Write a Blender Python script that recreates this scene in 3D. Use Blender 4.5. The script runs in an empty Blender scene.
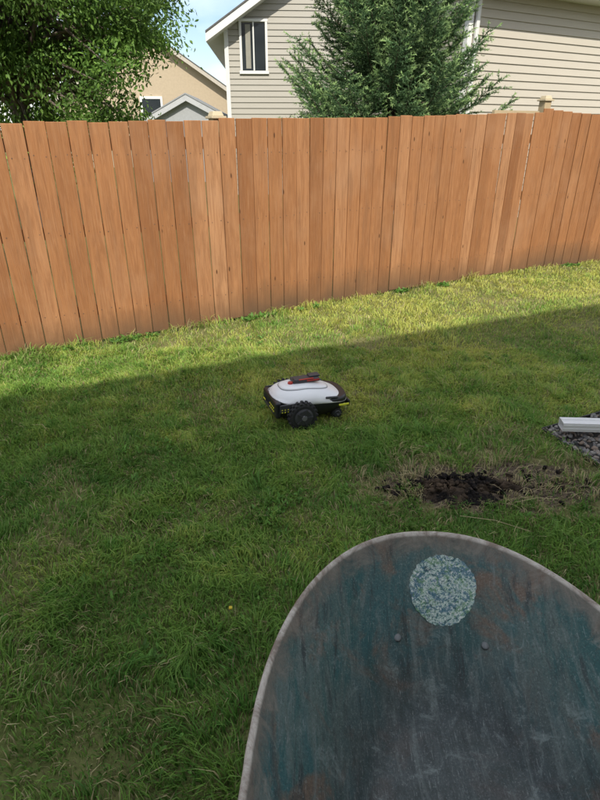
import bpy, bmesh, math, random
import numpy as np
from mathutils import Vector, Matrix
random.seed(3); rng=np.random.default_rng(5)
S=bpy.context.scene
S.view_settings.view_transform='Standard'; S.view_settings.look='None'; S.view_settings.exposure=0

# ---------------- helpers ----------------
def link(o,parent=None):
    S.collection.objects.link(o)
    if parent: o.parent=parent
    return o
def empty(name,loc=(0,0,0),rotz=0):
    e=bpy.data.objects.new(name,None); e.location=loc; e.rotation_euler=(0,0,rotz); return link(e)
def mesh_np(name,V,F,mat=None,parent=None,smooth=False,attrs=None):
    me=bpy.data.meshes.new(name)
    V=np.asarray(V,dtype=np.float32)
    if not isinstance(F,list): F=[F]
    loops=np.concatenate([np.asarray(f).ravel() for f in F]).astype(np.int32)
    tot=np.concatenate([np.full(len(f),np.asarray(f).shape[1]) for f in F]).astype(np.int32)
    st=np.concatenate([[0],np.cumsum(tot)[:-1]]).astype(np.int32)
    me.vertices.add(len(V)); me.vertices.foreach_set('co',V.ravel())
    me.loops.add(len(loops)); me.loops.foreach_set('vertex_index',loops)
    me.polygons.add(len(tot)); me.polygons.foreach_set('loop_start',st); me.polygons.foreach_set('loop_total',tot)
    me.update(calc_edges=True)
    if smooth: me.polygons.foreach_set('use_smooth',np.ones(len(tot),dtype=bool))
    if attrs:
        for k,a in attrs.items():
            a=np.asarray(a,dtype=np.float32)
            if a.ndim==1:
                at=me.attributes.new(k,'FLOAT','POINT'); at.data.foreach_set('value',a)
            else:
                at=me.attributes.new(k,'FLOAT_COLOR','POINT')
                if a.shape[1]==3: a=np.hstack([a,np.ones((len(a),1),dtype=np.float32)])
                at.data.foreach_set('color',a.astype(np.float32).ravel())
    if mat: me.materials.append(mat)
    o=bpy.data.objects.new(name,me); return link(o,parent)
class MB:
    def __init__(s): s.v=[]; s.f=[]; s.a=[]
    def box(s,c,size,M=None,a=0.0,taper=1.0):
        i=len(s.v)
        for dz in(-.5,.5):
            k=taper if dz>0 else 1
            for dx,dy in((-.5,-.5),(.5,-.5),(.5,.5),(-.5,.5)):
                p=Vector((dx*size[0]*k,dy*size[1]*k,dz*size[2]))
                if M is not None: p=M@p
                s.v.append((p.x+c[0],p.y+c[1],p.z+c[2])); s.a.append(a)
        for q in((0,3,2,1),(4,5,6,7),(0,1,5,4),(1,2,6,5),(2,3,7,6),(3,0,4,7)): s.f.append(tuple(i+k for k in q))
    def poly(s,pts,a=0.0):
        i=len(s.v); s.v+= [tuple(p) for p in pts]; s.a+=[a]*len(pts); s.f.append(tuple(range(i,i+len(pts))))
    def tube(s,pts,rad,n=8,a=0.0,cap=True):
        pts=[Vector(p) for p in pts]; i0=len(s.v)
        for k,p in enumerate(pts):
            t=(pts[min(k+1,len(pts)-1)]-pts[max(k-1,0)]).normalized()
            u=t.cross(Vector((0,0,1)));
            if u.length<.01: u=t.cross(Vector((1,0,0)))
            u.normalize(); w=t.cross(u)
            r=rad[k] if hasattr(rad,'__len__') else rad
            for j in range(n):
                g=2*math.pi*j/n; q=p+u*math.cos(g)*r+w*math.sin(g)*r
                s.v.append(tuple(q)); s.a.append(a)
        for k in range(len(pts)-1):
            for j in range(n):
                A=i0+k*n+j; B=i0+k*n+(j+1)%n
                s.f.append((A,B,B+n,A+n))
        if cap:
            s.f.append(tuple(i0+j for j in range(n))[::-1]); e=i0+(len(pts)-1)*n; s.f.append(tuple(e+j for j in range(n)))
    def obj(s,name,mat,parent=None,smooth=False,bevel=0,seg=2):
        me=bpy.data.meshes.new(name); me.from_pydata(s.v,[],s.f); me.update()
        at=me.attributes.new('rnd','FLOAT','POINT'); at.data.foreach_set('value',np.array(s.a,dtype=np.float32))
        if mat: me.materials.append(mat)
        if smooth:
            for p in me.polygons: p.use_smooth=True
        o=bpy.data.objects.new(name,me); link(o,parent)
        if bevel:
            b=o.modifiers.new('bev','BEVEL'); b.width=bevel; b.segments=seg; b.limit_method='ANGLE'
        return o
class NT:
    def __init__(s,name):
        s.m=bpy.data.materials.new(name); s.m.use_nodes=True; s.n=s.m.node_tree.nodes; s.l=s.m.node_tree.links
        s.n.clear(); s.out=s.n.new('ShaderNodeOutputMaterial'); s.b=s.n.new('ShaderNodeBsdfPrincipled'); s.l.new(s.b.outputs[0],s.out.inputs[0])
    def N(s,t,**k):
        n=s.n.new(t)
        for a,b in k.items(): setattr(n,a,b)
        return n
    def set(s,inp,v):
        if hasattr(v,'node'): s.l.new(v,inp)
        else: inp.default_value=v
    def coord(s,scale=(1,1,1),kind='Object',loc=(0,0,0)):
        t=s.N('ShaderNodeTexCoord'); m=s.N('ShaderNodeMapping'); m.inputs['Scale'].default_value=scale; m.inputs['Location'].default_value=loc
        s.l.new(t.outputs[kind],m.inputs[0]); return m.outputs[0]
    def noise(s,vec,scale,detail=4,rough=.55,dist=0):
        n=s.N('ShaderNodeTexNoise'); s.l.new(vec,n.inputs['Vector']); n.inputs['Scale'].default_value=scale
        n.inputs['Detail'].default_value=detail; n.inputs['Roughness'].default_value=rough; n.inputs['Distortion'].default_value=dist
        return n.outputs['Fac']
    def math(s,op,a,b=0.0):
        n=s.N('ShaderNodeMath',operation=op); s.set(n.inputs[0],a); s.set(n.inputs[1],b); return n.outputs[0]
    def ramp(s,fac,stops):
        r=s.N('ShaderNodeValToRGB'); s.set(r.inputs[0],fac); e=r.color_ramp.elements
        while len(e)<len(stops): e.new(.5)
        for x,(p,c) in zip(e,stops):
            x.position=p; x.color=(c,c,c,1) if not hasattr(c,'__len__') else (*c,1)
        return r.outputs[0]
    def mix(s,f,a,b,mode='MIX'):
        m=s.N('ShaderNodeMix',data_type='RGBA',blend_type=mode)
        s.set(m.inputs[0],f); s.set(m.inputs[6],a if hasattr(a,'node') else (*a,1)); s.set(m.inputs[7],b if hasattr(b,'node') else (*b,1))
        return m.outputs[2]
    def attr(s,name,out='Fac'):
        a=s.N('ShaderNodeAttribute'); a.attribute_name=name; return a.outputs[out]
    def bump(s,h,st=.3,d=.01):
        b=s.N('ShaderNodeBump'); b.inputs['Strength'].default_value=st; b.inputs['Distance'].default_value=d
        s.l.new(h,b.inputs['Height']); s.l.new(b.outputs[0],s.b.inputs['Normal'])
    def fin(s,col=None,rough=.6,metal=0,spec=.5):
        if col is not None: s.set(s.b.inputs['Base Color'],col if hasattr(col,'node') else (*col,1))
        s.set(s.b.inputs['Roughness'],rough); s.set(s.b.inputs['Metallic'],metal); s.b.inputs['Specular IOR Level'].default_value=spec
        return s.m
def simple(name,col,rough=.6,metal=0,spec=.5,var=.15,scale=12):
    t=NT(name); v=t.coord(); n=t.noise(v,scale,5)
    c=t.mix(n,tuple(x*(1-var) for x in col),tuple(min(1,x*(1+var)) for x in col))
    return t.fin(c,rough,metal,spec)
_grids={}
def vn(x,y,scale,seed):
    g=_grids.setdefault(seed,np.random.default_rng(seed).random((256,256)))
    X=x/scale+100; Y=y/scale+100; i=np.floor(X).astype(int); j=np.floor(Y).astype(int); fx=X-i; fy=Y-j
    fx=fx*fx*(3-2*fx); fy=fy*fy*(3-2*fy); i%=256; j%=256; i2=(i+1)%256; j2=(j+1)%256
    return (g[i,j]*(1-fx)+g[i2,j]*fx)*(1-fy)+(g[i,j2]*(1-fx)+g[i2,j2]*fx)*fy

# ---------------- camera ----------------
cam=bpy.data.cameras.new('camera'); co=bpy.data.objects.new('camera',cam); link(co)
cam.sensor_fit='VERTICAL'; cam.sensor_height=36; cam.lens=25.0; cam.clip_end=1000; cam.clip_start=.05
co.location=(0,0,1.6); co.rotation_euler=(math.radians(90-26),0,0); S.camera=co

# ---------------- light ----------------
EL=math.radians(42); hx,hy=.1,-.995
sv=Vector((hx*math.cos(EL),hy*math.cos(EL),math.sin(EL)))
sun=bpy.data.lights.new('sun','SUN'); sun.energy=5.0; sun.angle=math.radians(.5); sun.color=(1,.94,.83)
so=bpy.data.objects.new('sun',sun); so.rotation_euler=sv.to_track_quat('Z','Y').to_euler(); link(so)
w=bpy.data.worlds.new('World'); S.world=w; w.use_nodes=True; n=w.node_tree.nodes; l=w.node_tree.links; n.clear()
out=n.new('ShaderNodeOutputWorld'); bg=n.new('ShaderNodeBackground'); l.new(bg.outputs[0],out.inputs[0]); bg.inputs[1].default_value=.15
sky=n.new('ShaderNodeTexSky'); sky.sky_type='NISHITA'; sky.sun_disc=False; sky.sun_elevation=EL; sky.sun_rotation=math.atan2(hx,hy); sky.dust_density=.7
tc=n.new('ShaderNodeTexCoord'); mp=n.new('ShaderNodeMapping'); mp.inputs['Scale'].default_value=(1,1,2.0); mp.inputs['Location'].default_value=(.3,.15,0)
l.new(tc.outputs['Generated'],mp.inputs[0]); nz=n.new('ShaderNodeTexNoise'); nz.inputs['Scale'].default_value=3.6; nz.inputs['Detail'].default_value=7
l.new(mp.outputs[0],nz.inputs[0]); rp=n.new('ShaderNodeValToRGB'); rp.color_ramp.elements[0].position=.44; rp.color_ramp.elements[1].position=.62
l.new(nz.outputs[0],rp.inputs[0])
# blue opening in the clouds above the far houses (north-north-west, low)
dv=n.new('ShaderNodeVectorMath'); dv.operation='DOT_PRODUCT'; nn_=n.new('ShaderNodeVectorMath'); nn_.operation='NORMALIZE'; l.new(tc.outputs['Generated'],nn_.inputs[0]); l.new(nn_.outputs[0],dv.inputs[0])
bd=Vector((-.145,.97,.21)).normalized(); dv.inputs[1].default_value=bd
mr=n.new('ShaderNodeMapRange'); mr.inputs['From Min'].default_value=math.cos(math.radians(16)); mr.inputs['From Max'].default_value=math.cos(math.radians(4)); mr.inputs['To Min'].default_value=1; mr.inputs['To Max'].default_value=.35; l.new(dv.outputs['Value'],mr.inputs['Value'])
ml=n.new('ShaderNodeMath'); ml.operation='MULTIPLY'; l.new(rp.outputs[0],ml.inputs[0]); l.new(mr.outputs[0],ml.inputs[1])
mx=n.new('ShaderNodeMix'); mx.data_type='RGBA'; l.new(ml.outputs[0],mx.inputs[0]); l.new(sky.outputs[0],mx.inputs[6]); mx.inputs[7].default_value=(12.5,12.6,12.9,1)
l.new(mx.outputs[2],bg.inputs[0])

# ---------------- fence line ----------------
FP=np.array([(-6.0,1.92),(-2.315,3.985),(-.646,4.923),(.58,5.71),(2.72,6.94),(4.022,7.5),(9.5,9.85)])
def fy(x): return np.interp(x,FP[:,0],FP[:,1])
BED=[(1.42,2.86),(1.6,2.40),(3.4,2.1),(3.4,3.7),(1.9,3.09)]
def inpoly(x,y,P):
    r=np.zeros(x.shape,bool); j=len(P)-1
    for i in range(len(P)):
        xi,yi=P[i]; xj,yj=P[j]
        c=((yi>y)!=(yj>y))&(x<(xj-xi)*(y-yi)/(yj-yi+1e-12)+xi); r^=c; j=i
    return r

# ---------------- ground ----------------
t=NT('ground_soil_thatch'); v=t.coord(); a=t.noise(v,1.3,5); b=t.noise(v,40,6,.7)
col=t.mix(t.ramp(a,[(.35,0),(.65,1)]),(.13,.17,.045),(.25,.24,.10)); col=t.mix(t.ramp(b,[(.4,0),(.7,.8)]),col,(.09,.09,.035))
e=t.N('ShaderNodeVectorMath',operation='LENGTH'); t.l.new(t.coord((1/.68,1/.24,0),loc=(-1.00/.68,-2.32/.24,0)),e.inputs[0])
dd=t.math('ADD',e.outputs['Value'],t.math('MULTIPLY',t.math('SUBTRACT',t.noise(v,9,5,.7),.5),2.2))
bs=t.mix(t.ramp(b,[(.4,0),(.62,1)]),(.06,.045,.032),(.20,.155,.11))
col=t.mix(t.ramp(dd,[(.75,1),(1.15,0)]),col,bs); t.bump(b,.8,.02)
g=300
mesh_np('ground',[(-g,-g,0),(g,-g,0),(g,g,0),(-g,g,0)],np.array([[0,1,2,3]]),t.fin(col,.95,spec=.1))

# ---------------- grass ----------------
def dirtmask(x,y):
    wob=1.0*(vn(x,y,.09,11)-.5)+.9*(vn(x,y,.03,12)-.5)
    d1=np.sqrt(((x-.76)/.24)**2+((y-2.27)/.11)**2)+wob
    d2=np.sqrt(((x-1.00)/.66)**2+((y-2.32)/.21)**2)+wob*1.1
    return d1,d2
Nb=560000
yy=rng.uniform(.15,8.6,Nb); xx=rng.uniform(-6,8,Nb)
keep=(yy<fy(xx)-.0)&(np.abs(xx)<.62*yy+1.1)
x=xx[keep];y=yy[keep]
x2=rng.uniform(-2.6,3.0,290000); y2=rng.uniform(.4,4.2,290000); k2=(np.abs(x2)<.6*y2+.25)&(y2<fy(x2))
x=np.concatenate([x,x2[k2]]);y=np.concatenate([y,y2[k2]])
m=~inpoly(x,y,BED); x=x[m];y=y[m]
d1,d2=dirtmask(x,y)
den=np.ones(len(x)); den[(d2<1)]=.34; den[d1<1]=.07
pat=vn(x,y,.55,21)*.5+vn(x,y,.16,22)*.3+vn(x,y,.06,23)*.2
thin=np.clip((pat-.57)*5,0,1); den*=1-.62*thin
k=rng.random(len(x))<den; x=x[k];y=y[k];pat=pat[k]; d2=d2[k]; d1=d1[k]
n_=len(x); print('blades',n_)
clump=vn(x,y,.10,31); cl2=vn(x,y,.30,32)
L=(.020+.034*rng.random(n_))*(.60+1.7*clump*cl2)
tuft=(vn(x,y,.07,33)>.80)&(vn(x,y,.5,34)>.4); L=np.where(tuft,L*1.3,L)
far=np.clip(y/6,0,1); L*=1.12-.27*far
nearf=fy(x)-y; L=np.where(nearf<.10,L*(1.2+1.2*vn(x,y,.25,35)),L)
L=np.where(d2<1.0,L*.7,L)
W=(.0024+.0024*rng.random(n_))*(1+.7*far)
az=rng.uniform(0,2*np.pi,n_); la=rng.uniform(0,2*np.pi,n_)
flow=vn(x,y,.25,41)*2*np.pi*2; la=np.where(rng.random(n_)<.45,flow,la)
ln=rng.uniform(.2,1.25,n_)
wx=np.cos(az)*W/2; wy=np.sin(az)*W/2
V=np.zeros((n_,5,3),np.float32)
lx=np.cos(la)*ln*L; ly=np.sin(la)*ln*L
V[:,0]=np.stack([x-wx,y-wy,np.zeros(n_)-.002],1); V[:,1]=np.stack([x+wx,y+wy,np.zeros(n_)-.002],1)
V[:,2]=np.stack([x+wx*.8+lx*.3,y+wy*.8+ly*.3,L*.6],1); V[:,3]=np.stack([x-wx*.8+lx*.3,y-wy*.8+ly*.3,L*.6],1)
V[:,4]=np.stack([x+lx,y+ly,L*np.clip(1.05-.38*ln,.3,1)],1)
base=np.arange(n_)*5
Q=np.stack([base,base+1,base+2,base+3],1); T=np.stack([base+3,base+2,base+4],1)
r=rng.random(n_); dark=np.array([.105,.23,.042]); mid=np.array([.25,.42,.082]); yel=np.array([.62,.64,.16]); dry=np.array([.60,.52,.28])
big=vn(x,y,1.1,51)*.40+vn(x,y,.35,52)*.33+vn(x,y,.12,53)*.27
tt=np.clip(.16+1.3*(big-.32)+.50*(r-.5)+.17*np.clip(y-2.6,0,3),0,1)[:,None]  # farther blades yellower and brighter: sunlight of the lit strip put into the colour
C=np.where(tt<.5,dark+(mid-dark)*tt*2,mid+(yel-mid)*(tt*2-1))
pd=np.clip((pat-.54)*5,0,1)
isdry=(rng.random(n_)<(.03+.24*pd+.06*np.clip(y-2.5,0,2)+.55*(d2<1.2)+.30*(d1<1.5)))[:,None]
C=np.where(isdry,dry*(.45+.6*rng.random((n_,1))),C)
C=np.where((tuft[:,None])&(~isdry),C*np.array([.7,.85,.8]),C)
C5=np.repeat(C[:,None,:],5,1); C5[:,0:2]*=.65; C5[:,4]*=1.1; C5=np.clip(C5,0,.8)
def leafmat(name,tr_=.35):
    t=NT(name); ca=t.attr('col','Color'); t.fin(ca,.5,spec=.25)
    tr=t.N('ShaderNodeBsdfTranslucent'); t.l.new(ca,tr.inputs[0]); ms=t.N('ShaderNodeMixShader'); ms.inputs[0].default_value=tr_
    t.l.new(t.b.outputs[0],ms.inputs[1]); t.l.new(tr.outputs[0],ms.inputs[2]); t.l.new(ms.outputs[0],t.out.inputs[0]); return t.m
GRM=leafmat('grass_blades',.4); LFM=leafmat('foliage',.35)
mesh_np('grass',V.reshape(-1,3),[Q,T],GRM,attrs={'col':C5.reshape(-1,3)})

def leaves(name,cx,cy,cz,dirs,Ls,Ws,cols,mat,parent=None,updir=None):
    n=len(cx); P=np.stack([cx,cy,cz],1); d=dirs
    up=rng.normal(size=(n,3)) if updir is None else updir
    s=np.cross(d,up); s/=np.linalg.norm(s,axis=1,keepdims=True)+1e-9; nn=np.cross(s,d)
    Ls=Ls[:,None];Ws=Ws[:,None]
    V=np.zeros((n,6,3)); V[:,0]=P; V[:,1]=P+d*Ls*.35+s*Ws*.5+nn*Ws*.15; V[:,2]=P+d*Ls*.7+s*Ws*.38+nn*Ws*.1; V[:,3]=P+d*Ls-nn*Ls*.08
    V[:,4]=P+d*Ls*.7-s*Ws*.38+nn*Ws*.1; V[:,5]=P+d*Ls*.35-s*Ws*.5+nn*Ws*.15
    b=np.arange(n)*6
    F1=np.stack([b,b+1,b+2,b+3],1); F2=np.stack([b,b+3,b+4,b+5],1)
    return mesh_np(name,V.reshape(-1,3),[F1,F2],mat,parent,attrs={'col':np.repeat(cols[:,None,:],6,1).reshape(-1,3)})
wc=[]
for i in range(300):
    yv=random.uniform(.9,4.5); xv=random.uniform(-.55*yv,.55*yv)
    if abs(xv-1.0)<.5 and abs(yv-2.3)<.2: continue
    wc.append((xv,yv,.018+.012*random.random(),random.randint(6,11)))
for px,py in [(-.1,2.05),(-.13,2.15),(-.2,2.02),(-.05,2.2)]+[(-1.35,1.9),(-1.1,1.35),(-.45,1.3),(-.7,2.6),(-.95,1.6)]:
    for q in range(6): wc.append((px+random.gauss(0,.05),py+random.gauss(0,.04),.030,9))
for px in (-1.85,-1.78,-1.42,-1.35,-.36,-.3,.1,1.1,1.6,3.4):
    for q in range(6): 
        xx_=px+random.gauss(0,.07); wc.append((xx_,float(fy(xx_))-.05-abs(random.gauss(0,.04)),.05,9))
A=[]
for (px,py,Ln,k_) in wc:
    for q in range(k_):
        g=random.uniform(0,6.28); e=random.uniform(.15,.9)
        A.append((px+random.gauss(0,.012),py+random.gauss(0,.012),.012+.012*random.random(),math.cos(g)*math.cos(e),math.sin(g)*math.cos(e),math.sin(e),Ln*random.uniform(.6,1.2)))
A=np.array(A); cols=np.array([.12,.25,.05])*(.6+1.0*rng.random((len(A),1)))
leaves('weed_leaves',A[:,0],A[:,1],A[:,2],A[:,3:6],A[:,6],A[:,6]*.45,cols,GRM)
mb=MB(); mb.tube([(-.255,1.40,0),(-.25,1.41,.06),(-.24,1.41,.11)],.0018,5); o=mb.obj('dandelion',simple('stalk',(.2,.25,.08)))
mb=MB(); mb.box((-.24,1.41,.114),(.012,.012,.008)); mb.obj('flower_head',simple('yellow_flower',(.6,.45,.03)),o,bevel=.003)
mb=MB()
for i in range(70):
    px=1.0+random.gauss(0,.34); py=2.30+random.gauss(0,.12); g=random.uniform(-.9,.9); Ls=random.uniform(.03,.10)
    mb.tube([(px,py,.015),(px+math.cos(g)*Ls*.5,py+math.sin(g)*Ls*.5,.028),(px+math.cos(g)*Ls,py+math.sin(g)*Ls,.015)],.0010,4)
for (px,py,g,Ls) in((.72,2.02,-.35,.30),(1.0,2.12,.15,.22),(.5,2.35,-.1,.12)):
    mb.tube([(px,py,.035),(px+math.cos(g)*Ls*.5,py+math.sin(g)*Ls*.5,.05),(px+math.cos(g)*Ls,py+math.sin(g)*Ls,.03)],.0014,4)
mb.obj('dry_straw',simple('dry_straw',(.45,.36,.2)))

# dirt patch (ragged outline)
nr,na=34,120; V=[]
for i in range(nr):
    rr=(i/(nr-1))
    for j in range(na):
        g=2*math.pi*j/na
        k_=1+.7*(float(vn(np.array([math.cos(g)*2.0]),np.array([math.sin(g)*2.0]),.8,63)[0])-.5)+.7*(float(vn(np.array([math.cos(g)*2]),np.array([math.sin(g)*2]),.25,64)[0])-.5)
        V.append((.76+math.cos(g)*rr*.235*k_,2.275+math.sin(g)*rr*.125*k_))
V=np.array(V); rr=np.repeat(np.linspace(0,1,nr),na)
z=.004+(1-rr**2)*(.042*vn(V[:,0],V[:,1],.045,61)+.044*vn(V[:,0],V[:,1],.014,62)-.020); z=np.where(rr>.98,-.003,z)
idx=np.array([[i*na+j,i*na+(j+1)%na,(i+1)*na+(j+1)%na,(i+1)*na+j] for i in range(nr-1) for j in range(na)])
t=NT('dirt'); v=t.coord(); a=t.noise(v,60,6,.7); b=t.noise(v,7,3)
cl=t.mix(t.ramp(b,[(.50,0),(.66,1)]),(.013,.011,.010),(.10,.07,.045)); cl=t.mix(t.ramp(a,[(.55,0),(.8,1)]),cl,(.16,.12,.09)); t.bump(a,1,.01)
DIRT=t.fin(cl,.95,spec=.15)
dp=mesh_np('dirt_patch',np.column_stack([V,z]),idx,DIRT)
def stones(name,P,sz,mat,parent=None):
    bm=bmesh.new(); bmesh.ops.create_icosphere(bm,subdivisions=2,radius=1); bv=np.array([v.co[:] for v in bm.verts]); bf=np.array([[v.index for v in f.verts] for f in bm.faces]); bm.free()
    AV=[];AF=[];AR=[]
    for i,(p,s) in enumerate(zip(P,sz)):
        q=bv*(1+.22*rng.normal(size=(1,3)))*(1+.10*rng.normal(size=(len(bv),1)))
        M=np.array(Matrix.Rotation(random.uniform(0,6.28),3,Vector((random.random(),random.random(),random.random()+.1)).normalized()))
        AV.append(q@M.T*s*np.array([1,1,.75])+p); AF.append(bf+len(bv)*i); AR.append(np.full(len(bv),rng.random()))
    return mesh_np(name,np.vstack(AV),np.vstack(AF),mat,parent,smooth=True,attrs={'rnd':np.concatenate(AR)})
P=[(.77+random.gauss(0,.12),2.28+random.gauss(0,.055),.015+.018*random.random()) for i in range(190)]+[(.45+random.gauss(0,.05),2.25+random.gauss(0,.03),.01) for i in range(26)]+[(1.05+random.gauss(0,.28),2.32+random.gauss(0,.07),.006) for i in range(110)]
stones('clods',P,[random.uniform(.003,.015) for _ in P],DIRT,dp)

# gravel bed + downspout
bx=rng.uniform(1.4,3.4,7000); by=rng.uniform(2.1,3.7,7000); kk=inpoly(bx,by,BED); bx=bx[kk][:4200];by=by[kk][:4200]
t=NT('gravel'); cr=t.ramp(t.attr('rnd'),[(0,(.07,.07,.07)),(.35,(.22,.21,.20)),(.7,(.38,.35,.31)),(1,(.25,.18,.13))]); v=t.coord(); a=t.noise(v,120,3)
cr=t.mix(t.ramp(a,[(.3,0),(.7,.4)]),cr,(.1,.1,.1)); GV=t.fin(cr,.8,spec=.3)
gb=stones('gravel_bed',np.column_stack([bx,by,rng.uniform(.002,.018,len(bx))]),rng.uniform(.005,.015,len(bx)),GV)
mesh_np('bed_soil',[(p[0],p[1],.004) for p in BED],np.array([range(5)]),simple('bed_soil',(.03,.028,.025),.95),gb)
mb=MB()
for i in (0,1,4):
    p=Vector((*BED[i],0)); q=Vector((*BED[(i+1)%5],0)); d=q-p; M=Matrix.Rotation(math.atan2(d.y,d.x),3,'Z')
    mb.box(((p.x+q.x)/2,(p.y+q.y)/2,.010),(d.length+.01,.009,.028),M)
mb.obj('edging',simple('black_edging',(.015,.015,.016),.5),gb,bevel=.003)
dsp=MB(); p0=Vector((1.50,2.81,.075)); p1=Vector((3.6,2.60,.12)); d=(p1-p0); Lg=d.length; M=d.to_track_quat('X','Z').to_matrix()
c=(p0+p1)/2
for off,sz in(((0,0,.024),(Lg,.078,.003)),((0,0,-.024),(Lg,.078,.003)),((0,.0375,0),(Lg,.003,.045)),((0,-.0375,0),(Lg,.003,.045)),((-.0,-.0400,.012),(Lg,.003,.007)),((-.0,-.0400,-.010),(Lg,.003,.007)),((0,.01,.0262),(Lg,.008,.0024))):
    q=c+M@Vector(off); dsp.box(q,sz,M)
do=dsp.obj('downspout',simple('white_aluminium',(.74,.74,.72),.35,var=.10))

# ---------------- fence ----------------
t=NT('fence_stain'); v=t.coord((14,14,1.1)); g1=t.noise(v,2.2,6,.65,1.5); v2=t.coord((60,60,1.5)); g2=t.noise(v2,3,3,.7); v3=t.coord((1,1,.8)); g3=t.noise(v3,1.6,5,.6)
rn=t.attr('rnd'); bc=t.ramp(rn,[(0,(.235,.098,.040)),(.35,(.325,.145,.060)),(.7,(.37,.17,.073)),(1,(.46,.24,.12))])
bc=t.mix(t.ramp(g1,[(.4,0),(.60,.5)]),bc,(.21,.088,.038)); bc=t.mix(t.ramp(g2,[(.5,0),(.8,.45)]),bc,(.47,.28,.155)); bc=t.mix(t.ramp(g3,[(.5,0),(.72,.35)]),bc,(.43,.25,.145))
g4=t.noise(t.coord((5,5,.5),loc=(3,1,0)),2.5,6,.7,.5); bc=t.mix(t.ramp(g4,[(.52,0),(.66,.35)]),bc,(.17,.085,.045))
vo=t.N('ShaderNodeTexVoronoi'); t.l.new(t.coord((5.5,5.5,1.8)),vo.inputs['Vector']); vo.inputs['Scale'].default_value=1.6
kn=t.ramp(vo.outputs['Distance'],[(.045,1),(.075,0)]); bc=t.mix(kn,bc,(.10,.045,.022))
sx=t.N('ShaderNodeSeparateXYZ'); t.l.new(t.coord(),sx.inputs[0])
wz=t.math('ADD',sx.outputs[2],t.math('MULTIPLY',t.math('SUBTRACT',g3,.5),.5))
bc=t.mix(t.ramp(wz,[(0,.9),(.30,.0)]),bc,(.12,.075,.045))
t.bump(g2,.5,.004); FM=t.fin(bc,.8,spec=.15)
fence=MB(); rails=MB(); nails=MB()
seg=np.diff(FP,axis=0); sl=np.hypot(seg[:,0],seg[:,1]); cum=np.concatenate([[0],np.cumsum(sl)])
def fpt(s):
    i=min(max(np.searchsorted(cum,s)-1,0),len(sl)-1); d=seg[i]/sl[i]; p=FP[i]+d*(s-cum[i]); return p,d
def ftop(x): return float(np.interp(x,[-6,-2.3,-.65,-.64,.58,2.74,2.75,4.02,9],[1.60,1.635,1.665,1.675,1.695,1.765,1.80,1.71,1.62]))
s=0; BW=.137
while s<cum[-1]-.2:
    bw=BW+random.uniform(-.003,.003); p,d=fpt(s+bw/2); ang=math.atan2(d[1],d[0])
    lean=random.gauss(0,.002); nx,ny=d[1],-d[0]
    off=random.uniform(0,.009); h=ftop(p[0])+random.gauss(0,.004); zb=random.uniform(.01,.035)
    M=Matrix.Rotation(ang+random.gauss(0,.03),3,'Z')@Matrix.Rotation(lean,3,'Y')
    am=.5 if p[0]<2.75 else .3
    fence.box((p[0]+nx*off,p[1]+ny*off,(h+zb)/2),(bw,.019,h-zb),M,a=min(1,max(0,random.gauss(am,.22))))
    for zr in(.28,.9,1.42):
        for q in(-.04,.04):
            nails.box((p[0]+d[0]*q+nx*(off+.0095),p[1]+d[1]*q+ny*(off+.0095),zr+random.uniform(-.015,.015)),(.007,.003,.007),M)
    gap=random.uniform(.005,.009) if random.random()<.75 else random.uniform(.010,.015)
    if p[0]<-1.0: gap=min(gap,.006)
    s+=bw+gap
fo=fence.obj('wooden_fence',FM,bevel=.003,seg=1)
nails.obj('nails',simple('nail_heads',(.12,.07,.045),.6),fo)
for i in range(len(sl)):
    p=(FP[i]+FP[i+1])/2; d=seg[i]/sl[i]; M=Matrix.Rotation(math.atan2(d[1],d[0]),3,'Z'); b=(-d[1]*.033,d[0]*.033)
    for zr in(.28,.9,1.50): rails.box((p[0]+b[0],p[1]+b[1],zr),(sl[i]-.004,.038,.088),M,a=.4)
rails.obj('rails',FM,fo)
posts=MB(); caps=MB()
for (px,dz) in((-4.0,.0),(-.62,.0),(2.80,.085),(5.9,.06)):
    i=int(np.searchsorted(FP[:,0],px)-1); d=seg[i]/sl[i]; y0=float(fy(px)); M=Matrix.Rotation(math.atan2(d[1],d[0]),3,'Z'); bx_,by_=px-d[1]*.11,y0+d[0]*.11
    h=ftop(px)+dz; posts.box((bx_,by_,h/2),(.09,.09,h),M,a=.6)
    caps.box((bx_,by_,h+.009),(.13,.13,.018),M); caps.box((bx_,by_,h+.036),(.10,.10,.034),M,taper=.75)
d=seg[3]/sl[3]; M=Matrix.Rotation(math.atan2(d[1],d[0]),3,'Z'); posts.box((2.38-d[1]*.06,float(fy(2.38))+d[0]*.06,1.755),(.7,.035,.05),M)
posts.obj('posts',simple('post_wood',(.42,.33,.2),.8),fo)
caps.obj('post_caps',simple('cap_wood',(.50,.42,.28),.7),fo,bevel=.004)

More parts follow.
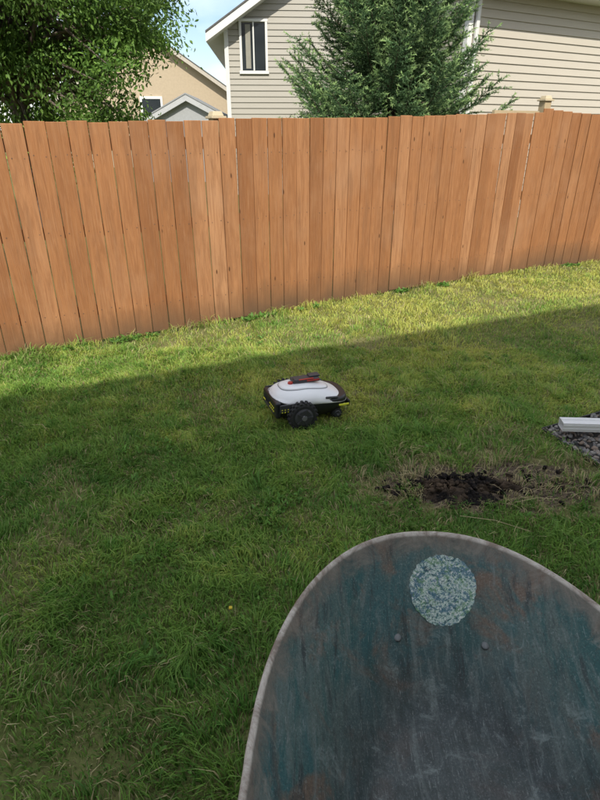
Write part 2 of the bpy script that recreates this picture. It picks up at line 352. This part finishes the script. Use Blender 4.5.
# ---------------- spruce ----------------
sp=empty('spruce_tree',(1.20,8.35,0))
def spruce():
    bark=MB(); bark.tube([(0,0,0),(0,0,1.5),(.02,0,3),(0,0,4.6)],[.10,.08,.045,.008],10)
    NP=[];ND=[];NL=[];NC=[]
    z=.7
    while z<4.75:
        R=1.58-(z-1.6)*.43 if z>1.2 else 1.65
        R=max(R,.07)
        nb=int(9+random.random()*4) if z<3.9 else 6
        ph=random.uniform(0,6.28)
        for b in range(nb):
            az=ph+b*2*math.pi/nb+random.gauss(0,.15); r=R*random.uniform(.62,1.06); e0=random.uniform(-.08,.22)+.10*(z/2)
            if math.cos(az)>.6: r*=.9
            pts=[]
            for k in range(13):
                u=k/12; zz=z+r*(e0*u-.14*math.sin(u*math.pi)+.22*u*u)
                a2=az+.12*math.sin(u*3+b); pts.append(Vector((math.cos(a2)*r*u,math.sin(a2)*r*u,zz)))
            bark.tube(pts[::3],[.016*r+.004,.012*r+.003,.008*r+.003,.005,.003],5,cap=False)
            nt=int(r/.045); bt=random.uniform(.7,1.35)
            for q in range(nt):
                u=.15+.85*q/nt; f=u*12; i=min(int(f),11); p=pts[i].lerp(pts[i+1],f-i); dr=(pts[i+1]-pts[i]).normalized()
                side=Vector((-dr.y,dr.x,0)).normalized()
                for sg in(-1,1):
                    tl=(.12+.36*r*.55*(1-u)**.7+.05)*random.uniform(.6,1.25)
                    td=(dr*random.uniform(.6,1.1)+side*sg+Vector((0,0,random.uniform(-.4,.45)))).normalized()
                    m=max(8,int(tl/.0056)); us=rng.random(m)
                    tp=np.array(p)[None]+np.array(td)[None]*(us*tl)[:,None]; tp[:,2]-=.10*(us*tl)
                    nd=np.array(td)[None]*.65+rng.normal(size=(m,3))*.55
                    nd/=np.linalg.norm(nd,axis=1,keepdims=True)
                    NP.append(tp);ND.append(nd);NL.append(rng.uniform(.024,.046,m))
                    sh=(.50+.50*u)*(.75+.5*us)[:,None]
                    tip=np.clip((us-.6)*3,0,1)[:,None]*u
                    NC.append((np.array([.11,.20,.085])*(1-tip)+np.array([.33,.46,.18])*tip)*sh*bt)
            m=90; us=rng.random(m)**.6; tp=np.array([pts[min(int(u*12),11)].lerp(pts[min(int(u*12),11)+1],u*12-min(int(u*12),11)) for u in us])
            nd=rng.normal(size=(m,3))*.8+np.array([math.cos(az),math.sin(az),.3]); nd/=np.linalg.norm(nd,axis=1,keepdims=True)
            NP.append(tp);ND.append(nd);NL.append(rng.uniform(.03,.05,m));NC.append(np.tile([.12,.20,.09],(m,1)))
        z+=random.uniform(.10,.15)
    bark.obj('trunk_and_limbs',simple('spruce_bark',(.10,.07,.05),.9),sp,smooth=True)
    P=np.vstack(NP);D=np.vstack(ND);L=np.concatenate(NL);C=np.vstack(NC); n=len(P); print('needles',n)
    s=np.cross(D,rng.normal(size=(n,3))); s/=np.linalg.norm(s,axis=1,keepdims=True); wd=.0054
    V=np.stack([P-s*wd,P+s*wd,P+D*L[:,None]],1); F=np.arange(n*3).reshape(-1,3)
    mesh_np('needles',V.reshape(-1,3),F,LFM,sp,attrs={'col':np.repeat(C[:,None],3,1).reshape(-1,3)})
spruce()

# ---------------- deciduous tree ----------------
def broadleaf(name,loc,cen,rad,nclump,leafn,seed,colA,colB,ls=.075,extra=()):
    random.seed(seed); tr=empty(name,loc); bark=MB()
    cen=Vector(cen); H=cen.z
    bark.tube([(0,0,0),(.05,0,H*.3),(cen.x*.4,cen.y*.4,H*.55),(cen.x,cen.y,H*1.05)],[.19,.16,.13,.05],12)
    NP=[];ND=[];NC=[];NL=[]
    jobs=[None]*nclump+list(extra)
    for i,jb in enumerate(jobs):
        d=Vector((random.gauss(0,1),random.gauss(0,1),random.gauss(0,1))).normalized()
        rr=random.uniform(.40,1.0)**.6*(.88+.20*math.sin(d.x*5+d.z*4+seed)*math.cos(d.y*4-d.z*3))
        c=cen+Vector((d.x*rad[0],d.y*rad[1],d.z*rad[2]))*rr
        if jb is not None: c=Vector(jb)
        if c.z<.7: continue
        st=Vector((cen.x*.5,cen.y*.5,H*random.uniform(.45,.9)))
        if i%4==0 or jb is not None:
            mid=st.lerp(c,.5)+Vector((0,0,.15)); bark.tube([st,mid,c],[.045,.025,.006],6,cap=False)
        cr=random.uniform(.20,.40); m=int(leafn*(cr/.3)**2)
        q=rng.normal(size=(m,3))*.5*np.array([1.1,1.1,.75])*cr
        P=np.array(c)[None]+q
        dd=np.array(d)[None]*.5+rng.normal(size=(m,3))*.55+np.array([0,0,-.45]); dd/=np.linalg.norm(dd,axis=1,keepdims=True)
        NP.append(P);ND.append(dd);NL.append(rng.uniform(.6,1.2,m)*ls)
        b=random.uniform(.55,1.35); tt=rng.random((m,1))*.7+random.uniform(0,.3)
        NC.append((np.array(colA)*(1-tt)+np.array(colB)*tt)*b)
    bark.obj('trunk_and_limbs',simple(name+'_bark',(.13,.10,.08),.9),tr,smooth=True)
    P=np.vstack(NP);D=np.vstack(ND);L=np.concatenate(NL);C=np.vstack(NC); print(name,len(P))
    leaves('leaves',P[:,0],P[:,1],P[:,2],D,L,L*.42,C,LFM,tr)
random.seed(77)
ex=[(random.uniform(1.2,2.35),random.uniform(-1.4,.2),random.uniform(1.5,3.2)) for _ in range(46)]
ex=[p for p in ex if p[0]<1.75+.42*(p[2]-1.5)]
broadleaf('broadleaf_tree',(-4.3,9.6,0),(0,0,3.9),(2.7,2.4,2.9),560,190,7,(.05,.12,.022),(.18,.30,.06),extra=ex)
broadleaf('shrub_tree',(-3.85,5.9,0),(0,0,1.5),(.95,.6,.62),80,150,12,(.20,.32,.05),(.42,.54,.11),.06)

# ---------------- neighbour houses ----------------
def siding_mat(name,c):
    t=NT(name); v=t.coord((1,1,6)); a=t.noise(v,1.5,4); return t.fin(t.mix(a,tuple(x*.93 for x in c),tuple(min(1,x*1.05) for x in c)),.55,spec=.3)
SID1=siding_mat('siding_greige',(.36,.34,.295)); SID2=siding_mat('siding_cream',(.47,.43,.36)); WHT=simple('white_trim',(.66,.66,.64),.45,var=.05)
ROOF=simple('shingles',(.10,.095,.09),.9,var=.5,scale=25)
def lap(mb,o,dx,nrm,xl,xr,z0,z1,step=.115,holes=()):
    z=z0
    while z<z1-1e-6:
        zt=min(z+step,z1); zm=(z+zt)/2
        a,b=xl(zm),xr(zm)
        segs=[(a,b)]
        for (ha,hb,hz0,hz1) in holes:
            if hz0<zm<hz1: segs=[(a,ha),(hb,b)]
        for (a_,b_) in segs:
            if b_-a_<.01: continue
            P=lambda s,zz,of: (o[0]+dx[0]*s+nrm[0]*of,o[1]+dx[1]*s+nrm[1]*of,zz)
            mb.poly([P(a_,z,.024),P(b_,z,.024),P(b_,zt,.003),P(a_,zt,.003)])
            mb.poly([P(a_,z,.003),P(b_,z,.003),P(b_,z,.024),P(a_,z,.024)])
        z=zt
H=empty('siding_house',(-1.80,16.0,0),math.radians(3))
mb=MB(); e1=3.82; pitch=.62; Wd=6.8
win=(.38,.95,2.90,3.92)
lap(mb,(0,0),(1,0),(0,-1),lambda z:max(0,(z-e1)/pitch),lambda z:min(Wd,Wd-(z-e1)/pitch),0,e1+pitch*3.4,.13,[win])
lap(mb,(0,9),(0,-1),(-1,0),lambda z:0,lambda z:9,0,e1,.13)
mb.obj('gable_wall_siding',SID1,H)
mb=MB(); mb.box((Wd/2,4.55,e1/2),(Wd-.02,8.9,e1)); mb.obj('wall_core',SID1,H)
mb=MB()
mb.box((.0,-.01,e1/2),(.10,.07,e1))
a,b,c0,c1=win
for cx,cz,sx_,sz_ in(((a+b)/2,c1+.03,b-a+.14,.06),((a+b)/2,c0-.035,b-a+.16,.07),(a-.03,(c0+c1)/2,.06,c1-c0-.002),(b+.03,(c0+c1)/2,.06,c1-c0-.002),((a+b)/2,(c0+c1)/2,.035,c1-c0-.004)):
    mb.box((cx,-.03,cz),(sx_,.07,sz_))
mb.obj('white_trim',WHT,H,bevel=.006)
t=NT('window_glass'); GL=t.fin((.02,.025,.03),.08,spec=.8)
mb=MB(); mb.box(((a+b)/2,-.012,(c0+c1)/2),(b-a-.002,.02,c1-c0-.002)); mb.obj('window_glass',GL,H)
mb=MB(); mb.box((a+.15,-.0245,(c0+c1)/2),(.12,.003,c1-c0-.1)); mb.obj('curtain',simple('curtain',(.25,.24,.2)),H)
def roof(mbR,mbW,x0,x1,y0,y1,ez,pitch,ov=.38,th=.12):
    xm=(x0+x1)/2
    for sg,xe in((-1,x0-ov),(1,x1+ov)):
        ze=ez-ov*pitch; zp=ez+pitch*(xm-x0)
        pts=[(xe,ze),(xm,zp)]
        for (dz0,dz1,mm,ys) in((.10,.14,mbR,(y0-ov-.02,y1+ov)),( -.08,.095,mbW,(y0-ov,y1+ov))):
            i=len(mm.v)
            for yy_ in ys:
                for (px_,pz_) in pts:
                    for dz in(dz0,dz1): mm.v.append((px_,yy_,pz_+dz)); mm.a.append(0)
            for f in((0,1,3,2),(4,6,7,5),(0,4,5,1),(2,3,7,6),(1,5,7,3),(0,2,6,4)): mm.f.append(tuple(i+k for k in f))
r1=MB();w1=MB(); roof(r1,w1,0,Wd,0,9,e1,pitch,.45); r1.obj('roof',ROOF,H); w1.obj('fascia_and_soffit',WHT,H)
e2=3.62
H2=empty('siding_house.001',(2.75,10.8,0),math.atan2(.49,.87))
mb=MB(); lap(mb,(0,0),(1,0),(0,-1),lambda z:0,lambda z:12,0,e2,.125)
mb.obj('front_siding',SID2,H2)
mb=MB(); lap(mb,(0,2.7),(0,-1),(-1,0),lambda z:0,lambda z:2.7,0,e2,.125); mb.obj('side_siding',SID2,H2)
mb=MB(); mb.box((6,1.4,e2/2),(11.98,2.7,e2)); mb.obj('wall_core',SID2,H2)
mb=MB(); mb.box((0,0,e2/2),(.10,.10,e2)); mb.box((6,-.20,e2+.015),(12.6,.44,.03)); mb.box((6,-.43,e2+.06),(12.6,.02,.17)); mb.box((6,-.50,e2+.07),(12.6,.11,.11))
mb.box((.12,-.06,e2/2),(.07,.055,e2-.05))
mb.obj('trim_and_gutter',WHT,H2,bevel=.008)
mb=MB(); mb.poly([(-.3,-.46,e2+.15),(12.3,-.46,e2+.15),(12.3,1.4,e2+1.2),(-.3,1.4,e2+1.2)]); mb.poly([(-.3,3.2,e2+.15),(-.3,1.4,e2+1.2),(12.3,1.4,e2+1.2),(12.3,3.2,e2+.15)]); mb.poly([(0,0,e2),(0,2.7,e2),(0,1.4,e2+1.15)]); mb.obj('roof',ROOF,H2)

F=empty('stucco_house',(-6.6,28,0),.1)
mb=MB(); mb.poly([(-4,0,0),(4,0,0),(4,0,2.7),(0,0,5.2),(-4,0,2.7)]); mb.poly([(4,0,0),(4,9,0),(4,9,2.7),(4,0,2.7)]); mb.poly([(-4,9,0),(-4,0,0),(-4,0,2.7),(-4,9,2.7)])
mb.obj('walls',simple('tan_stucco',(.42,.34,.24),.9),F)
r1=MB();w1=MB(); roof(r1,w1,-4,4,0,9,2.75,.64); r1.obj('roof',ROOF,F); w1.obj('fascia',simple('tan_fascia',(.42,.38,.32),.6),F)
mb=MB(); mb.box((.0,-.03,2.4),(.8,.06,.8)); mb.obj('window',GL,F)
mb=MB(); mb.box((.0,-.03,2.85),(.98,.08,.1)); mb.box((.0,-.03,1.95),(.98,.08,.1)); mb.box((-.445,-.03,2.4),(.09,.08,.8)); mb.box((.445,-.03,2.4),(.09,.08,.8)); mb.obj('window_frame',WHT,F)
G=empty('garden_shed',(-3.6,20,0),.05)
mb=MB(); mb.poly([(-1.6,0,0),(1.6,0,0),(1.6,0,1.7),(0,0,2.5),(-1.6,0,1.7)]); mb.poly([(1.6,0,0),(1.6,3,0),(1.6,3,1.7),(1.6,0,1.7)]); mb.poly([(-1.6,3,0),(-1.6,0,0),(-1.6,0,1.7),(-1.6,3,1.7)])
mb.obj('walls',simple('grey_wall',(.34,.35,.36),.7),G)
r1=MB();w1=MB(); roof(r1,w1,-1.6,1.6,0,3,1.68,.5,.2); r1.obj('roof',simple('grey_roof',(.26,.27,.28),.8),G); w1.obj('fascia',simple('grey_fascia',(.42,.43,.44),.6),G)

# ---------------- own house behind the viewpoint (casts the lawn shadow) ----------------
nrm=Vector((-.404,.915)); eH=6.0; dist=3.83-eH/math.tan(EL)*(-(hx*nrm.x+hy*nrm.y))
O=empty('home_house',(nrm.x*dist,nrm.y*dist,0),math.atan2(.404,.915))
mb=MB(); mb.box((0,-5.4,2.95),(24,9.8,5.9)); mb.obj('walls',siding_mat('home_siding',(.74,.73,.70)),O)
mb=MB(); mb.v+=[(-12.4,0,eH-.02),(12.4,0,eH-.02),(12.4,-5.4,eH+2.6),(-12.4,-5.4,eH+2.6),(12.4,-10.8,eH-.02),(-12.4,-10.8,eH-.02),(-12.4,0,eH-.16),(12.4,0,eH-.16),(12.4,-10.8,eH-.16),(-12.4,-10.8,eH-.16)]; mb.a+=[0]*10
mb.f+=[(0,1,2,3),(3,2,4,5),(0,6,7,1),(5,4,8,9),(6,9,8,7),(1,7,8,4,2),(0,3,5,9,6)]; mb.obj('roof',ROOF,O)
mb=MB()
for wx_ in(-8,-4.5,-1,3,7):
    for wz_ in(1.5,4.3): mb.box((wx_,-.49,wz_),(1.3,.04,1.1))
mb.obj('windows',GL,O)

# ---------------- robotic mower ----------------
RM=empty('robotic_lawn_mower',(.045,3.08,0),math.radians(20))
Wt=simple('mower_white',(.82,.82,.82),.28,var=.02); Bk=simple('mower_black',(.014,.014,.016),.38,var=.1); Dk=simple('mower_dark_grey',(.045,.045,.05),.45); Rb=simple('tyre_rubber',(.02,.02,.02),.8); Yl=simple('yellow_green_light',(.80,.80,.06),.4); Rd=simple('red_plastic',(.42,.03,.02),.35)
def loft(name,secs,nseg=56):
    V=[];Fq=[]
    for (z,xc,hx_,hy_,pp) in secs:
        for j in range(nseg):
            g=2*math.pi*j/nseg; c=math.cos(g); s=math.sin(g)
            V.append((xc+hx_*math.copysign(abs(c)**(2/pp),c),hy_*math.copysign(abs(s)**(2/pp),s),z+.0))
    for k in range(len(secs)-1):
        for j in range(nseg): Fq.append((k*nseg+j,k*nseg+(j+1)%nseg,(k+1)*nseg+(j+1)%nseg,(k+1)*nseg+j))
    V=np.array(V)
    Fq.append(tuple(range(nseg))[::-1]); Fq.append(tuple(len(V)-nseg+j for j in range(nseg)))
    return V,Fq
def mk(name,V,Fq,mat,par,smooth=True):
    me=bpy.data.meshes.new(name); me.from_pydata([tuple(v) for v in V],[],Fq); me.update(); me.materials.append(mat)
    if smooth:
        for pq in me.polygons: pq.use_smooth=len(pq.vertices)<6
    return link(bpy.data.objects.new(name,me),par)
V,Fq=loft('c',[(.038,0,.17,.095,3.3),(.050,0,.205,.12,3.3),(.10,0,.234,.148,3.2),(.136,0,.235,.151,3.2),(.152,0,.225,.145,3.2)]); mk('chassis',V,Fq,Bk,RM)
def slope(V):
    V[:,2]-=np.clip((V[:,0]+.04)/.28,0,1)**1.3*.062*np.clip((V[:,2]-.115)/.05,0.35,1); return V
secs=[(.140,.0,.234,.149,3.0),(.150,.0,.238,.154,3.0),(.166,-.001,.234,.151,2.9),(.182,-.004,.224,.142,2.8),(.196,-.010,.207,.127,2.7),(.207,-.018,.184,.107,2.6),(.214,-.026,.155,.085,2.5),(.218,-.034,.115,.058,2.4),(.220,-.04,.055,.028,2.2)]
V,Fq=loft('s',secs); slope(V)
V[:,2]+=np.clip((-V[:,0]-.12)/.12,0,1)*.028*(V[:,2]<.155)
mk('shell',V,Fq,Wt,RM)
V,Fq=loft('h',[(.195,-.03,.150,.080,2.8),(.2185,-.03,.150,.080,2.8),(.2235,-.03,.140,.072,2.8),(.2262,-.03,.115,.055,2.6),(.227,-.03,.06,.03,2.4)]); slope(V); mk('hood_panel',V,Fq,Wt,RM)
V,Fq=loft('h',[(.190,-.03,.154,.084,2.8),(.2165,-.03,.154,.084,2.8),(.2170,-.03,.150,.080,2.8)]); slope(V); mk('hood_seam',V,Fq,simple('seam_grey',(.25,.25,.26)),RM)
mb=MB(); mb.box((-.226,0,.122),(.038,.268,.096),taper=.95); mb.box((.236,0,.085),(.02,.20,.045)); mb.obj('bumpers',Bk,RM,bevel=.012,seg=3)
mb=MB(); mb.box((-.2450,0,.095),(.006,.18,.020)); 
for iy in range(9): mb.box((-.2460,-.09+.0225*iy,.128),(.005,.006,.034))
mb.obj('rear_grille',Dk,RM,bevel=.002)
mb=MB()
for iy in range(4):
    for iz in range(2): mb.box((-.2490,-.100+.024*iy,.112+.022*iz),(.004,.012,.009))
mb.box((.05+.13,-.1500,.108),(.065,.005,.012)); mb.box((-.2490,.085,.112),(.004,.04,.008))
for ix in range(3):
    for iz in range(2): mb.box((-.212+.018*ix,-.1500,.120+.015*iz),(.009,.008,.008))
mb.obj('light_strips',Yl,RM,bevel=.002)
mb=MB()
for sg in(-1,1):
    mb.box((.105,sg*.1375,.160),(.085,.012,.016),Matrix.Rotation(sg*-.65,3,'X')@Matrix.Rotation(.18,3,'Y'))
    mb.box((-.14,sg*.1485,.140),(.17,.010,.050))
mb.obj('side_vents',Dk,RM,bevel=.004)
def wheel(name,x,y,r,wd,knob=18):
    mb=MB(); sg=-1 if y<0 else 1
    mb.tube([(x,y-wd/2,r),(x,y-wd/2+.006,r),(x,y+wd/2-.006,r),(x,y+wd/2,r)],[r*.80,r*.90,r*.90,r*.80],32)
    for k_ in range(knob):
        g=2*math.pi*k_/knob
        for s2 in(-1,1):
            gg=g+(.17 if s2>0 else 0)
            M=Matrix.Rotation(-gg,3,'Y'); mb.box((x+math.cos(gg)*r*.93,y+s2*wd*.24,r+math.sin(gg)*r*.93),(r*.14,wd*.45,r*.17),M)
    o=mb.obj(name,Rb,RM,bevel=.0015,seg=1)
    hb=MB(); yo=y+sg*(wd/2+.002)
    hb.tube([(x,yo-sg*.006,r),(x,yo,r),(x,yo+sg*.006,r)],[r*.62,r*.62,r*.5],28)
    for k_ in range(5):
        g=2*math.pi*k_/5; M=Matrix.Rotation(-g,3,'Y'); hb.box((x+math.cos(g)*r*.35,yo+sg*.008,r+math.sin(g)*r*.35),(r*.5,.006,r*.10),M)
    h=hb.obj(name+'_hub',Dk,RM)
    cp=MB(); cp.tube([(x,yo+sg*.004,r),(x,yo+sg*.014,r)],[r*.2,r*.16],20); cp.obj(name+'_cap',simple('hub_grey',(.14,.14,.145),.4),RM)
wheel('drive_wheel_left',-.095,-.174,.090,.05); wheel('drive_wheel_right',-.095,.174,.090,.05)
wheel('front_wheel_left',.150,-.105,.036,.03,12); wheel('front_wheel_right',.150,.105,.036,.03,12)
mb=MB(); mb.box((-.01,.02,.234),(.17,.075,.022)); mb.box((.05,.03,.249),(.07,.05,.012)); mb.box((-.075,.0,.248),(.03,.045,.010)); mb.obj('top_module',Dk,RM,bevel=.006,seg=3)
mb=MB(); mb.box((-.02,-.012,.2465),(.11,.012,.004)); mb.tube([(-.110,.0,.218),(-.110,0,.236)],[.018,.015],20); mb.box((.03,-.0185,.236),(.08,.004,.010)); mb.obj('stop_button',Rd,RM,bevel=.0015)

# ---------------- wheelbarrow ----------------
WB=empty('wheelbarrow',(.325,.62,0))
cy=-.08
fr=[];
for k_ in range(400):
    g=-math.pi/2+2*math.pi*k_/400; c=math.cos(g); s=math.sin(g)
    if s>=0: X=.405*math.copysign(abs(c)**(2/2.2),c); Y=.53*abs(s)**(2/2.10)
    else: X=.405*math.copysign(abs(c)**(2/4),c)*(1+.05*abs(s)); Y=-.50*abs(s)**(2/4)
    X*=1-.19*(Y+.02)
    fr.append((X,Y))
fr=np.array(fr); an=np.arctan2(fr[:,1]-cy,fr[:,0]); rd=np.hypot(fr[:,0],fr[:,1]-cy); o_=np.argsort(an); an=an[o_]; rd=rd[o_]
def Rf(a): return np.interp((np.asarray(a)+np.pi)%(2*np.pi)-np.pi,an,rd,period=2*np.pi)
def zf(s):
    q=np.clip((s-.42)/.58,0,1); return .385+.265*(q*q/(q+.22)*1.22)
def tz(X,Y):
    s=np.hypot(X,Y-cy)/Rf(np.arctan2(Y-cy,X)); return zf(s),s
na=220; ss=list(np.linspace(.02,1,60))
V=[];sa=[]
for s_ in ss:
    for j in range(na):
        a_=2*np.pi*j/na; R_=float(Rf(a_))*s_; X=R_*math.cos(a_);Y=cy+R_*math.sin(a_)
        V.append((X,Y,float(zf(s_))+.0015*math.sin(X*31+Y*17)*s_*(1-s_)*4)); sa.append(s_)
for (ds,dz,at) in((.003,.002,1.01),(.006,.003,1.03),(.009,.002,1.05),(.011,-.003,1.07),(.010,-.010,1.08)):
    for j in range(na):
        a_=2*np.pi*j/na; R_=float(Rf(a_))+ds; V.append((R_*math.cos(a_),cy+R_*math.sin(a_),.65+dz)); sa.append(at)
nr=len(ss)+5
idx=[[i*na+j,i*na+(j+1)%na,(i+1)*na+(j+1)%na,(i+1)*na+j] for i in range(nr-1) for j in range(na)]
V.append((0,cy,float(zf(0)))); sa.append(0); tri=[[len(V)-1,j,(j+1)%na] for j in range(na)]
t=NT('worn_tray_paint'); sA=t.attr('s'); v=t.coord(); vs=t.coord((9,1.6,3))
big=t.noise(v,5.5,6,.65,.8); st=t.noise(vs,2.0,7,.72,.8); fine=t.noise(v,220,6,.8); sc=t.noise(t.coord((110,7,20)),4,4,.7); md=t.noise(v,14,7,.75,1); str2=t.noise(t.coord((26,3,6)),1.6,5,.7,.5); blot=t.noise(t.coord((1.6,.8,1),loc=(2.3,.7,0)),3.4,5,.6,.6)
teal=(.014,.075,.070); grey=(.075,.110,.098); brown=(.14,.088,.056); pale=(.25,.30,.28); dk=(.020,.026,.026)
c=t.mix(t.ramp(st,[(.42,0),(.56,1)]),teal,grey)
c=t.mix(t.ramp(blot,[(.53,0),(.62,.7)]),c,(.018,.085,.090))
c=t.mix(t.ramp(big,[(.50,0),(.60,.85)]),c,brown)
c=t.mix(t.ramp(sA,[(.50,.85),(.78,0)]),c,t.mix(t.ramp(md,[(.35,0),(.65,1)]),dk,(.066,.076,.078)))
c=t.mix(t.ramp(str2,[(.54,0),(.66,.5)]),c,(.15,.18,.17))
c=t.mix(t.ramp(str2,[(.34,.85),(.46,0)]),c,(.020,.030,.030))
c=t.mix(t.ramp(md,[(.57,0),(.70,.5)]),c,pale)
c=t.mix(t.ramp(sc,[(.60,0),(.70,.6)]),c,(.28,.31,.30)); c=t.mix(t.ramp(fine,[(.56,0),(.66,.5)]),c,(.28,.30,.29)); c=t.mix(t.ramp(fine,[(.36,.7),(.47,0)]),c,(.026,.025,.024))
edge=t.ramp(t.math('ADD',sA,t.math('MULTIPLY',t.math('SUBTRACT',md,.5),.25)),[(.92,0),(.99,.8)]); c=t.mix(edge,c,t.mix(t.ramp(md,[(.4,0),(.6,1)]),(.11,.075,.052),(.17,.145,.115)))
rim=t.ramp(sA,[(.992,0),(.999,1)]); c=t.mix(rim,c,t.mix(t.ramp(md,[(.4,0),(.6,1)]),(.20,.155,.12),(.50,.46,.40)))
t.bump(fine,.25,.002)
TM=t.fin(c,t.ramp(st,[(.3,.38),(.7,.6)]),0,spec=.38)
tray=mesh_np('tray',V,[np.array(idx),np.array(tri)],TM,WB,smooth=True,attrs={'s':sa})
t=NT('worn_sticker'); v=t.coord(); vo=t.N('ShaderNodeTexVoronoi'); t.l.new(v,vo.inputs['Vector']); vo.inputs['Scale'].default_value=70
m1=t.noise(v,42,5,.75,2.5); m2=t.noise(v,24,4,.65,1); m3=t.noise(t.coord(loc=(3,2,1)),28,4,.7,1.5)
c=t.ramp(m1,[(.40,(.02,.06,.08)),(.46,(.05,.20,.18)),(.49,(.60,.64,.58)),(.53,(.07,.24,.18)),(.57,(.66,.67,.60)),(.62,(.05,.13,.22))])
c=t.mix(t.ramp(m2,[(.50,0),(.54,.85)]),c,(.035,.12,.17)); c=t.mix(t.ramp(m3,[(.55,0),(.59,.85)]),c,(.10,.22,.10)); 
fn=t.noise(v,160,4,.8); c=t.mix(t.ramp(fn,[(.54,0),(.60,.8)]),c,(.62,.64,.58)); c=t.mix(t.ramp(fn,[(.38,.7),(.44,0)]),c,(.03,.05,.05)); STM=t.fin(c,.6)
V=[];na2=64
for i in range(14):
    for j in range(na2):
        r_=i/13*(1 if i<13 else 1+.02*math.sin(j*2.7)+.012*math.sin(j*.9)); g=2*math.pi*j/na2
        X=.032+math.cos(g)*r_*.082; Y=.424+math.sin(g)*r_*.064; V.append((X,Y,float(tz(X,Y)[0])+.0018))
idx=[[i*na2+j,i*na2+(j+1)%na2,(i+1)*na2+(j+1)%na2,(i+1)*na2+j] for i in range(13) for j in range(na2)]
mesh_np('sticker',V,np.array(idx),STM,WB,smooth=True)
mb=MB()
for (X,Y) in((-.09,.335),(.117,.315),(-.10,-.2),(.107,-.2)):
    z0=float(tz(X,Y)[0]); mb.tube([(X,Y,z0-.004),(X,Y-.001,z0+.002),(X,Y-.002,z0+.003)],[.010,.009,.004],14)
mb.obj('tray_bolts',simple('bolt_steel',(.15,.16,.16),.5,.2),WB,smooth=True)
wood=simple('handle_wood',(.35,.24,.13),.7)
mb=MB()
for sg in(-1,1):
    mb.tube([(sg*.08,.45,.22),(sg*.17,.05,.33),(sg*.27,-.45,.50),(sg*.30,-.95,.60)],.017,10)
mb.obj('handles',wood,WB,smooth=True)
mb=MB()
for sg in(-1,1):
    mb.tube([(sg*.20,-.12,.37),(sg*.23,-.20,.02),(sg*.23,-.32,.02),(sg*.25,-.42,.48)],.011,8)
mb.tube([(-.23,-.26,.02),(.23,-.26,.02)],.010,8); mb.tube([(-.1,.36,.2),(.1,.36,.2)],.010,8)
mb.obj('legs',simple('black_steel',(.03,.03,.03),.5),WB,smooth=True)
mb=MB(); V=[];Fq=[]
for i in range(36):
    for j in range(12):
        A_=2*math.pi*i/36; B_=2*math.pi*j/12; rr_=.145+.042*math.cos(B_); V.append((.042*math.sin(B_),.36+rr_*math.cos(A_),.188+rr_*math.sin(A_)))
        Fq.append((i*12+j,i*12+(j+1)%12,((i+1)%36)*12+(j+1)%12,((i+1)%36)*12+j))
mk('tyre',V,Fq,Rb,WB); mb.tube([(-.03,.36,.188),(.03,.36,.188)],.105,24); mb.obj('rim',simple('rim_red',(.4,.03,.02),.4),WB)
